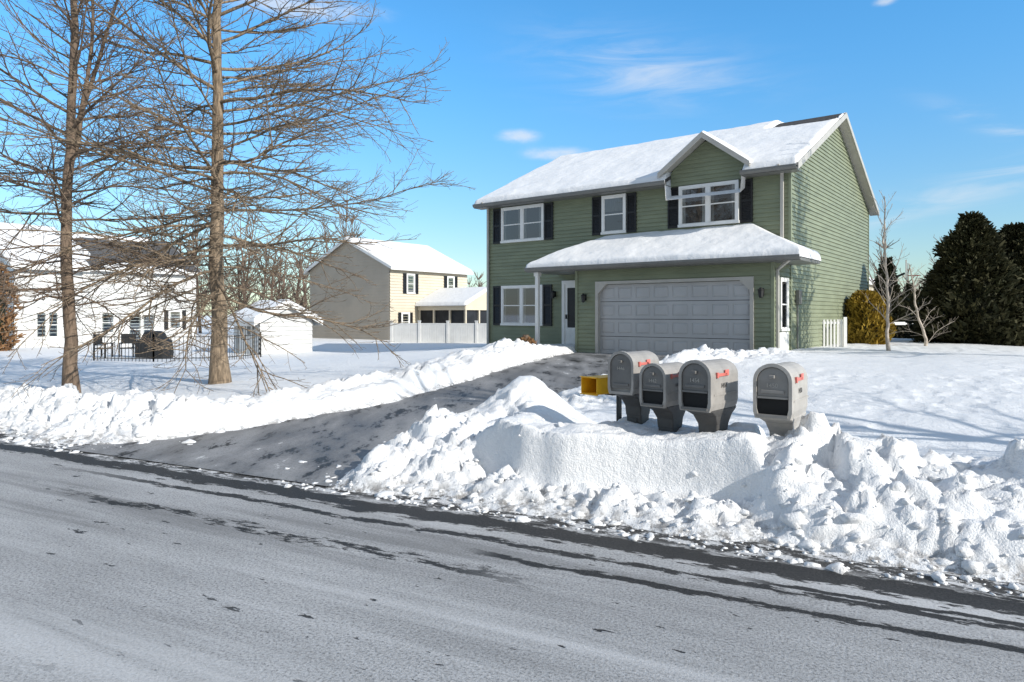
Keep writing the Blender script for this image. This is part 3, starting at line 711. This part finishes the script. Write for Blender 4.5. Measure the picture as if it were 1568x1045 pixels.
# ------------------------------------------------------------ mailboxes
def mailbox(x,y,ztop,scale,bodym,facem,postm,rz,numb=None,slot=True):
    Ht=1.30; e=empty('mailbox',(x,y,ztop-Ht*scale),rz); e.scale=(scale,)*3
    def prof(hw,zb,zs,top,n=12):
        P=[(-hw*.9,zb),(hw*.9,zb),(hw,zb+.05),(hw,zs)]
        for i in range(1,n): a=math.pi*i/n; P.append((hw*math.cos(a),zs+(top-zs)*math.sin(a)))
        P.append((-hw,zs)); P.append((-hw,zb+.05)); return P
    b=MB(); secs=[]
    for yy,k in ((-.27,1.0),(-.265,1.04),(-.2,1.05),(.0,1.03),(.2,1.0),(.25,.93),(.27,.8)):
        secs.append([(p[0]*k,yy,1.11+(p[1]-1.11)*(1.0 if k>.95 else k)) for p in prof(.135,.90,1.18,1.30)])
    b.loft(secs); b.obj('body',bodym,e,bevel=.006)
    c=MB(); rg=lambda hx,y0,y1,z:[(-hx,y0,z),(hx,y0,z),(hx,y1,z),(-hx,y1,z)]
    c.loft([rg(.085,-.06,.13,.66),rg(.09,-.07,.15,.76),rg(.105,-.13,.19,.84),rg(.122,-.235,.23,.885),rg(.122,-.235,.23,.91)]); c.obj('base_bracket',postm,e,bevel=.015)
    p=MB(); p.loft([rg(.088,-.05,.13,.0),rg(.085,-.05,.12,.35),rg(.083,-.05,.12,.55),rg(.085,-.06,.13,.70)]); p.obj('post',postm,e,bevel=.022)
    p2=MB(); p2.box(-.045,.045,-.066,-.03,.1,.64); p2.obj('post_inlay',postm,e,bevel=.006)
    f=MB(); pr=prof(.143,.893,1.18,1.312); pi=prof(.118,.92,1.175,1.285); n=len(pr)
    f.v=[(u,-.30,w) for u,w in pr]+[(u,-.30,w) for u,w in pi]+[(u,-.262,w) for u,w in pr]+[(u,-.262,w) for u,w in pi]
    for i in range(n):
        j=(i+1)%n; f.f+=[(i,j,n+j,n+i),(i,2*n+i,2*n+j,j),(n+i,n+j,3*n+j,3*n+i)]
    f.obj('front_rim',bodym,e)
    d=MB(); zb=1.06 if slot else .95
    dp=[(-.114,zb),(.114,zb),(.114,1.175)]+[(.114*math.cos(math.pi*i/12),1.175+.106*math.sin(math.pi*i/12)) for i in range(1,12)]+[(-.114,1.175)]
    d.prism(dp,lambda u,w,t:(u,t,w),-.288,-.27)
    d.box(-.085,.085,-.298,-.287,zb+.025,zb+.05); d.box(-.02,.02,-.325,-.287,1.20,1.225)
    d.obj('mailbox_door',facem,e,bevel=.004)
    if slot:
        s=MB(); s.box(-.115,.115,-.279,-.265,.925,1.05); s.obj('paper_slot',M['mdark'],e)
        l=MB(); l.box(-.112,.112,-.30,-.27,1.045,1.06); l.box(-.115,.115,-.315,-.27,.905,.925); l.obj('slot_lip',facem,e)
    g=MB(); g.box(.142,.150,-.19,-.01,1.175,1.20); g.box(.142,.150,-.05,.02,1.175,1.225); g.box(.14,.156,-.205,-.175,1.165,1.21); g.obj('flag',M['red'],e,bevel=.002)
    r=MB()
    for sx in (-1,1): r.box(sx*.142-.003,sx*.142+.003,-.24,.2,1.02,1.035)
    r.obj('side_rib',bodym,e)
    if numb:
        cu=bpy.data.curves.new('numbers','FONT'); cu.body=numb; cu.size=.055; cu.extrude=.001
        to=bpy.data.objects.new('house_numbers_a',cu); cu.materials.append(M['mpost']); to.parent=e; COL.objects.link(to)
        to.location=(.1455,-.12,1.08); to.rotation_euler=(rad(90),0,rad(90))
        c2=cu.copy(); c2.size=.045
        to2=bpy.data.objects.new('house_numbers_b',c2); to2.parent=e; COL.objects.link(to2)
        to2.location=(-.05,-.2905,1.13); to2.rotation_euler=(rad(90),0,0); c2.materials.clear(); c2.materials.append(M['tan'])
    return e
def mb(px,depth,ytop,sc,bm_,fm,pm,rz_,num,slot=True):
    mailbox((px-784)/1064*depth,depth,1.7-(ytop-482)*depth/1064,sc,bm_,fm,pm,rz_,num,slot)
mb(974,6.95,538,1.0,M['mbody'],M['mface'],M['mpost'],rad(-40),'1446',False)
mb(1023,6.65,556,.97,M['mbody'],M['mface'],M['mpost'],rad(-42),'1442')
mb(1089,6.35,551,1.08,M['mbody'],M['mface'],M['mpost'],rad(-42),'1454')
mb(1199,6.25,556,1.14,M['mbody2'],M['mface2'],M['mbody2'],rad(-36),'1450')
def papertube():
    d=7.2; e=empty('newspaper_box',((925-784)/1064*d,d,1.7-(589-482)*d/1064),rad(-52))
    b=MB(); w,hh,L=.115,.085,.22
    b.box(-w,w,-L,L,-hh,-hh+.008); b.box(-w,w,-L,L,hh-.008,hh); b.box(-w,-w+.008,-L,L,-hh+.008,hh-.008); b.box(w-.008,w,-L,L,-hh+.008,hh-.008); b.box(-w+.008,w-.008,L-.008,L,-hh+.008,hh-.008)
    b.box(-w-.008,w+.008,-L-.012,-L+.012,-hh-.008,-hh); b.box(-w-.008,w+.008,-L-.012,-L+.012,hh,hh+.008)
    b.obj('yellow_tube',M['yellow'],e,bevel=.004)
    p=MB(); p.box(.03,.07,.15,.19,-1.1,.13); p.box(-.05,.07,.06,.19,-hh-.03,-hh); p.obj('tube_post',M['iron'],e)
papertube()

# ------------------------------------------------------------ bare trees
def build_tubes(name,tubes,mat_,parent=None):
    V=[];Q=[];off=0
    for pts,r,k in tubes:
        pts=np.asarray(pts); r=np.asarray(r); d=pts[-1]-pts[0]; d=d/(np.linalg.norm(d)+1e-9)
        ref=np.array([0,0,1.]) if abs(d[2])<.8 else np.array([1.,0,0]); p1=np.cross(d,ref); p1/=np.linalg.norm(p1); p2=np.cross(d,p1)
        an=np.arange(k)*2*math.pi/k
        ring=np.cos(an)[:,None]*p1+np.sin(an)[:,None]*p2
        v=pts[:,None,:]+r[:,None,None]*ring[None]
        n=len(pts); idx=np.arange(n*k).reshape(n,k)+off; nx=np.roll(idx,-1,1)
        Q.append(np.stack([idx[:-1],nx[:-1],nx[1:],idx[1:]],-1).reshape(-1,4)); V.append(v.reshape(-1,3)); off+=n*k
    return meshq(name,np.concatenate(V),np.concatenate(Q),mat_,parent,smooth=True)
def unit(v): return v/(np.linalg.norm(v)+1e-9)
def grow(r,st,dr,L,n,up,wob):
    pts=[np.array(st,float)]; d=unit(np.array(dr,float)); s=L/n
    for i in range(n):
        d=unit(d+r.normal(0,wob,3)+np.array([0,0,up/n])); pts.append(pts[-1]+d*s)
    return np.array(pts)
def branch_rec(r,tubes,pts,L,r0,level,cfg):
    if level>=len(cfg['dens']): return
    n=int(L*cfg['dens'][level]+r.rand()); seg=len(pts)-1
    sgn=1
    for i in range(n):
        t=.12+.86*(i+r.rand())/max(n,1); t=min(t,.99); f=t*seg; k=min(int(f),seg-1); p=pts[k]+(pts[k+1]-pts[k])*(f-k)
        d=unit(pts[k+1]-pts[k]); sd_=np.cross(d,np.array([0,0,1.])); sd_=unit(sd_)*sgn+r.normal(0,.5,3); sd_=unit(sd_-d*np.dot(sd_,d)); sgn=-sgn
        an=r.uniform(.5,.95); nd=d*math.cos(an)+sd_*math.sin(an)+np.array([0,0,cfg['lift'][level]])
        l=L*cfg['ratio'][level]*(1-.55*t)*r.uniform(.5,1.25)
        if l<.06: continue
        ns=cfg['nseg'][level]
        q=grow(r,p,nd,l,ns,cfg['up'][level],.11); rr=cfg['rad'][level]
        a=max(rr[1],min(rr[0],r0*(1-.7*t)*.6)); tubes.append((q,np.linspace(a,rr[1],ns+1),cfg['sides'][level]))
        branch_rec(r,tubes,q,l,a,level+1,cfg)
CFG=dict(dens=(5.0,6.2,2.5),ratio=(.40,.45,.5),lift=(.0,.0,.0),up=(.15,.2,.2),nseg=(5,3,2),rad=((.016,.005),(.0085,.0035),(.0045,.003)),sides=(4,3,3))
def tree(name,loc,seed,Ht,tr,zlow,nprim,Lf,ef,mat_,cfg=CFG,lean=(0,0),upf=None,leaders=0,prad=.05,zpow=1.0):
    r=R(seed); tubes=[]
    n=28; zs=np.linspace(-.3,Ht,n); wx=np.cumsum(r.normal(0,.02,n)); wy=np.cumsum(r.normal(0,.02,n))
    wx-=np.interp(0,zs,wx); wy-=np.interp(0,zs,wy)
    tp=np.stack([wx+lean[0]*zs/Ht,wy+lean[1]*zs/Ht,zs],-1); f=np.clip(zs/Ht,0,1)
    rr=tr*(1-f)**.85*(.78)+.012; rr=rr+tr*.55*np.exp(-np.clip(zs,0,9)/.28)
    tubes.append((tp,rr,14))
    at=lambda z: np.array([np.interp(z,zs,tp[:,0]),np.interp(z,zs,tp[:,1]),z])
    rt=lambda z: np.interp(z,zs,rr)
    for k in range(leaders):
        z=Ht*r.uniform(.3,.55); az=r.uniform(0,6.28); q=grow(r,at(z),(math.cos(az)*.4,math.sin(az)*.4,1),Ht*.5,9,.5,.05); a=rt(z)*.6
        tubes.append((q,np.linspace(a,.01,10),8)); branch_rec(r,tubes,q,Ht*.5,a,0,dict(cfg,dens=(3.5,)+cfg['dens'][1:],ratio=(.3,)+cfg['ratio'][1:]))
    for i in range(nprim):
        f=((i+r.rand()*.8)/nprim)**zpow; z=zlow+(Ht*.97-zlow)*f; az=i*2.39996+r.normal(0,.35); L=Lf(f)*r.uniform(.65,1.15); el=ef(f)+r.normal(0,.12)
        d=(math.cos(az)*math.cos(el),math.sin(az)*math.cos(el),math.sin(el))
        a=min(rt(z)*.5,prad*(.45+.55*L/4.5))*r.uniform(.65,1.1); ns=10
        q=grow(r,at(z),d,L,ns,(upf(f) if upf else .2),.095)
        tubes.append((q,np.linspace(a,.006,ns+1)*np.linspace(1,.9,ns+1),6)); branch_rec(r,tubes,q,L,a,0,cfg)
    o=build_tubes(name,tubes,mat_); o.location=loc
    return o
def gz(x,y,snow=.22): return float(g0(np.array([x]),np.array([y]))[0])+snow
tx,ty=-6.05,14.4
tree('bare_oak_tree',(tx,ty,gz(tx,ty)-.1),4,13.0,.20,1.9,104,lambda f:5.8*(1-f)**.8*(.62+1.25*min(f,.3))+.4,lambda f:-.18+1.0*f**.85,M['bark'],upf=lambda f:-.5+1.5*f,prad=.04,zpow=1.15)
tx,ty=-8.3,13.1
tree('bare_oak_tree',(tx,ty,gz(tx,ty)-.1),9,12,.135,1.7,80,lambda f:3.9*(1-f)**.75*(.65+1.2*min(f,.3))+.4,lambda f:-.12+1.1*f**.75,M['bark2'],upf=lambda f:-.4+1.5*f,leaders=2,prad=.035,zpow=1.15)
tree('bare_maple_tree',(16.5,13.5,.3),21,11.0,.2,3.6,54,lambda f:2.5*(1-f)**.5+.5,lambda f:.2+.8*f,M['bark2'],cfg=dict(CFG,dens=(4.5,3.5),rad=((.055,.022),(.034,.018))),leaders=2,prad=.09)
tree('bare_maple_tree',(11.0,3.2,.3),23,10,.17,2.2,40,lambda f:3.2*(1-f)**.6+.4,lambda f:.2+.8*f,M['bark2'],cfg=dict(CFG,dens=(4,3)),leaders=2)
SC=dict(dens=(7,6),ratio=(.45,.4),lift=(.15,.1),up=(.3,.3),nseg=(4,3),rad=((.008,.003),(.004,.0025)),sides=(3,3))
tree('young_bare_tree',(10.6,19.5,.42),31,4.6,.05,.9,28,lambda f:1.25*(1-f*.6),lambda f:.7+.4*f,M['birch'],cfg=SC,lean=(-.1,0),prad=.02)
tree('young_bare_tree',(13.5,22.5,.35),35,3.0,.05,.3,12,lambda f:1.2*(1-f*.5),lambda f:.8+.2*f,M['birch'],cfg=SC,lean=(-.7,0),prad=.02,upf=lambda f:-.8)
def distant():
    r=R(77); tubes=[]
    fc=dict(dens=(1.8,2.4),ratio=(.42,.4),lift=(.1,.1),up=(.3,.3),nseg=(3,2),rad=((.04,.016),(.02,.013)),sides=(3,3))
    def one(x,y,Ht,s):
        rr=R(s); z0=-.4; q=grow(rr,(x,y,z0),(0,0,1),Ht,8,0,.03); tubes.append((q,np.linspace(.17,.02,9),5))
        for i in range(int(18+Ht)):
            f=.2+.78*rr.rand(); k=int(f*8); p=q[min(k,8)]; az=rr.uniform(0,6.28); el=rr.uniform(.4,1.2); L=Ht*.36*(1.15-f)*rr.uniform(.7,1.2)+.5
            w=grow(rr,p,(math.cos(az)*math.cos(el),math.sin(az)*math.cos(el),math.sin(el)),L,5,.3,.08); tubes.append((w,np.linspace(.055,.016,6),4)); branch_rec(rr,tubes,w,L,.06,0,fc)
    def at(px,depth,Ht,s): one((px-784)/1064*depth,depth,Ht,s)
    for i,px in enumerate(np.linspace(-60,480,24)): at(px+r.uniform(-12,12),r.uniform(58,80),r.uniform(8.5,13.5),100+i)
    at(522,66,14.5,301); at(500,70,12.5,302); at(545,72,13,307); at(330,60,9,303); at(400,60,9,304); at(430,60,8,305); at(455,58,8,306); at(365,62,9,308)
    for i,px in enumerate((716,726,736,748,762)): at(px,80,r.uniform(5,7.5),330+i)
    for i,px in enumerate(np.linspace(1335,1700,14)): at(px+r.uniform(-8,8),r.uniform(55,80),r.uniform(6,9.5),350+i)
    build_tubes('distant_trees',tubes,M['far'])
distant()

# ------------------------------------------------------------ evergreens
def foliage(name,loc,Ht,rf,n,size,mat_,seed,lump=.25,up=.5,z0=0):
    r=R(seed); e=empty(name,loc)
    z=r.rand(n)**1.15*Ht; az=r.uniform(0,2*math.pi,n)
    lumpv=fbm(az*2.2+seed,z*2.0,seed,3)*2+fbm(az*6,z*5,seed+3,2)
    Rr=rf(z/Ht)*(1+lump*lumpv); q=r.rand(n)**.35; rad_=Rr*(.55+.5*q)
    c=np.stack([np.cos(az)*rad_,np.sin(az)*rad_,z+z0],-1)
    outw=np.stack([np.cos(az),np.sin(az),np.full(n,up)],-1)+r.normal(0,.55,(n,3)); outw/=np.linalg.norm(outw,axis=1)[:,None]
    sdv=np.cross(outw,r.normal(0,1,(n,3))); sdv/=np.linalg.norm(sdv,axis=1)[:,None]
    s=size*r.uniform(.6,1.5,n)[:,None]
    V=np.stack([c-outw*s*.3-sdv*s*.35,c+outw*s*1.1-sdv*s*.12,c+outw*s*1.1+sdv*s*.12,c-outw*s*.3+sdv*s*.35],1)
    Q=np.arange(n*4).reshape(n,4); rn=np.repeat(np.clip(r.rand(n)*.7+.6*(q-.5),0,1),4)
    meshq('foliage',V.reshape(-1,3),Q,mat_,e,attr={'rnd':rn})
    k=14; m=12; zz=np.linspace(.02,.9,k); A=np.arange(m)*2*math.pi/m
    cv=np.stack([np.outer(rf(zz)*.6,np.cos(A)),np.outer(rf(zz)*.6,np.sin(A)),np.repeat((zz*Ht+z0)[:,None],m,1)],-1)
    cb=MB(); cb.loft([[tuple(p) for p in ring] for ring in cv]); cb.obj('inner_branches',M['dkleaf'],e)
    t=MB(); t.loft([[(.1*math.cos(a),.1*math.sin(a),z_) for a in A] for z_ in (-.3,.6)]); t.obj('trunk',M['bark2'],e)
    return e
def at(px,d): return (px-784)/1064*d
cone=lambda R0:(lambda f:R0*np.minimum(1,(.55+1.6*f))*np.maximum(.03,(1-f))**.62)
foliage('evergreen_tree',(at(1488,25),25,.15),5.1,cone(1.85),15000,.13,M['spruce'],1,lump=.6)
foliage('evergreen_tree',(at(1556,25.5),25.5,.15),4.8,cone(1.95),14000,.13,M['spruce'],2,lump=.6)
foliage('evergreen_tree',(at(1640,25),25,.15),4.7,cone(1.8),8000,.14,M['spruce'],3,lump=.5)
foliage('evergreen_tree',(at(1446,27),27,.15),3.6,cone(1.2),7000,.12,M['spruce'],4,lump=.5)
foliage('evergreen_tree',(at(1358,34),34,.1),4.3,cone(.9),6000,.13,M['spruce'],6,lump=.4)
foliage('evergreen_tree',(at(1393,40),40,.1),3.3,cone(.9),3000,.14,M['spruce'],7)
ball=lambda R0:(lambda f:R0*np.sqrt(np.maximum(.02,1-(2*np.clip(f,0,1)*.93-.8)**2*.85)))
foliage('golden_shrub',(at(1325,24.5),24.5,.25),2.25,ball(.70),9000,.075,M['gold'],11,lump=.35,up=1.2)
foliage('dark_shrub',(at(1283,25.3),25.3,.25),2.05,ball(.82),8000,.08,M['dkleaf'],12,lump=.35,up=1.0)
foliage('dark_shrub',(at(1400,30),30,.1),1.0,ball(1.2),4000,.1,M['dkleaf'],13)
foliage('dry_shrub',(at(805,22.3),22.3,.45),.5,ball(.35),900,.05,M['brownleaf'],14,up=1.5)
foliage('brown_leaf_tree',(at(-15,33),33,-.4),4.6,ball(1.0),2200,.14,M['brownleaf'],15,lump=.5)

# ------------------------------------------------------------ light, sky, camera
el=rad(27); sv=Vector((.775,-.632,0)).normalized()*math.cos(el); sv.z=math.sin(el)
sl=bpy.data.lights.new('sun','SUN'); sl.energy=5.0; sl.angle=rad(.5); sl.color=(1.0,.955,.885)
so=link(bpy.data.objects.new('sun',sl)); so.rotation_euler=sv.to_track_quat('Z','Y').to_euler(); so.location=(20,-20,20)
w=bpy.data.worlds.new('World'); scene.world=w; w.use_nodes=True; w.node_tree.nodes.clear(); t=NT(w.node_tree)
sky=t.n('ShaderNodeTexSky',{'sky_type':'NISHITA','sun_disc':False,'sun_elevation':el,'sun_rotation':math.atan2(sv.x,sv.y),'air_density':1.0,'dust_density':.4,'ozone_density':1.6})
gen=t.n('ShaderNodeTexCoord').outputs['Generated']
sx=t.n('ShaderNodeSeparateXYZ'); t.set(sx.inputs[0],gen)
az=t.m('ARCTAN2',sx.outputs[0],sx.outputs[1]); ele=t.m('ARCSINE',sx.outputs[2])
cv=t.n('ShaderNodeCombineXYZ'); t.set(cv.inputs[0],az); t.set(cv.inputs[1],ele)
def gauss(px,py,sa,se,slope=0.0):
    k=(px-784)/1064; a0=math.atan(k); e0=math.atan((482-py)/1064*math.cos(a0))
    da=t.m('SUBTRACT',az,a0); de=t.m('SUBTRACT',t.m('SUBTRACT',ele,e0),t.m('MULTIPLY',da,slope))
    return t.m('EXPONENT',t.m('MULTIPLY',t.m('ADD',t.m('POWER',t.m('ABSOLUTE',t.m('DIVIDE',da,sa)),2.0),t.m('POWER',t.m('ABSOLUTE',t.m('DIVIDE',de,se)),2.0)),-1.0))
wisp=t.noise(t.mapping(cv,(5,30,1),rot=(0,0,rad(14))),1.0,7,.62,.8)
puff=t.noise(t.mapping(cv,(26,60,1)),1.0,5,.65,.3)
W1=t.m('ADD',t.m('ADD',gauss(980,110,.13,.04,-.15),gauss(1540,195,.06,.012,-.5)),gauss(1500,285,.2,.02,.25))
W1=t.m('MULTIPLY',t.m('MULTIPLY',W1,t.mr(wisp,.36,.75)),.55)
P1=t.m('ADD',t.m('ADD',gauss(795,209,.034,.010),gauss(852,236,.052,.010)),t.m('ADD',gauss(455,10,.12,.018),gauss(1355,2,.015,.006)))
P1=t.m('MULTIPLY',t.mr(t.m('MULTIPLY',P1,t.m('ADD',puff,.15)),.12,.75),.65)
cl=t.m('MAXIMUM',W1,P1)
fill_veil=t.m('MAXIMUM',t.mr(ele,.55,.95),t.mr(sx.outputs[1],.05,-.35))  # unseen whitish cloud veil overhead and behind camera, added as neutral fill
vn_=t.noise(t.mapping(cv,(2,4,1)),1.0,3,.6)
fill_veil=t.m('MULTIPLY',fill_veil,t.mr(vn_,.25,.6,.4,.8))
hz=t.mr(ele,0.0,.42)
tint=t.mix(hz,c4((1.0,1.16,1.24)),c4((.72,1.62,2.08)))
skc=t.mix(1.0,sky.outputs[0],tint,'MULTIPLY')
skc=t.mix(cl,skc,c4((7.2,7.4,7.7)))
skc=t.mix(fill_veil,skc,c4((3.9,3.85,3.75)))
bg=t.n('ShaderNodeBackground',Strength=.12); t.set(bg.inputs['Color'],skc)
o=t.n('ShaderNodeOutputWorld'); t.set(o.inputs[0],bg)
cam=bpy.data.cameras.new('camera'); cam.lens=24.43; cam.sensor_width=36; cam.shift_y=-(522.5-482)/1568; cam.clip_end=3000; cam.clip_start=.05
co=link(bpy.data.objects.new('camera',cam)); co.location=(0,0,1.7); co.rotation_euler=(rad(90),0,0); scene.camera=co
scene.view_settings.view_transform='Standard'; scene.view_settings.look='None'; scene.view_settings.exposure=0
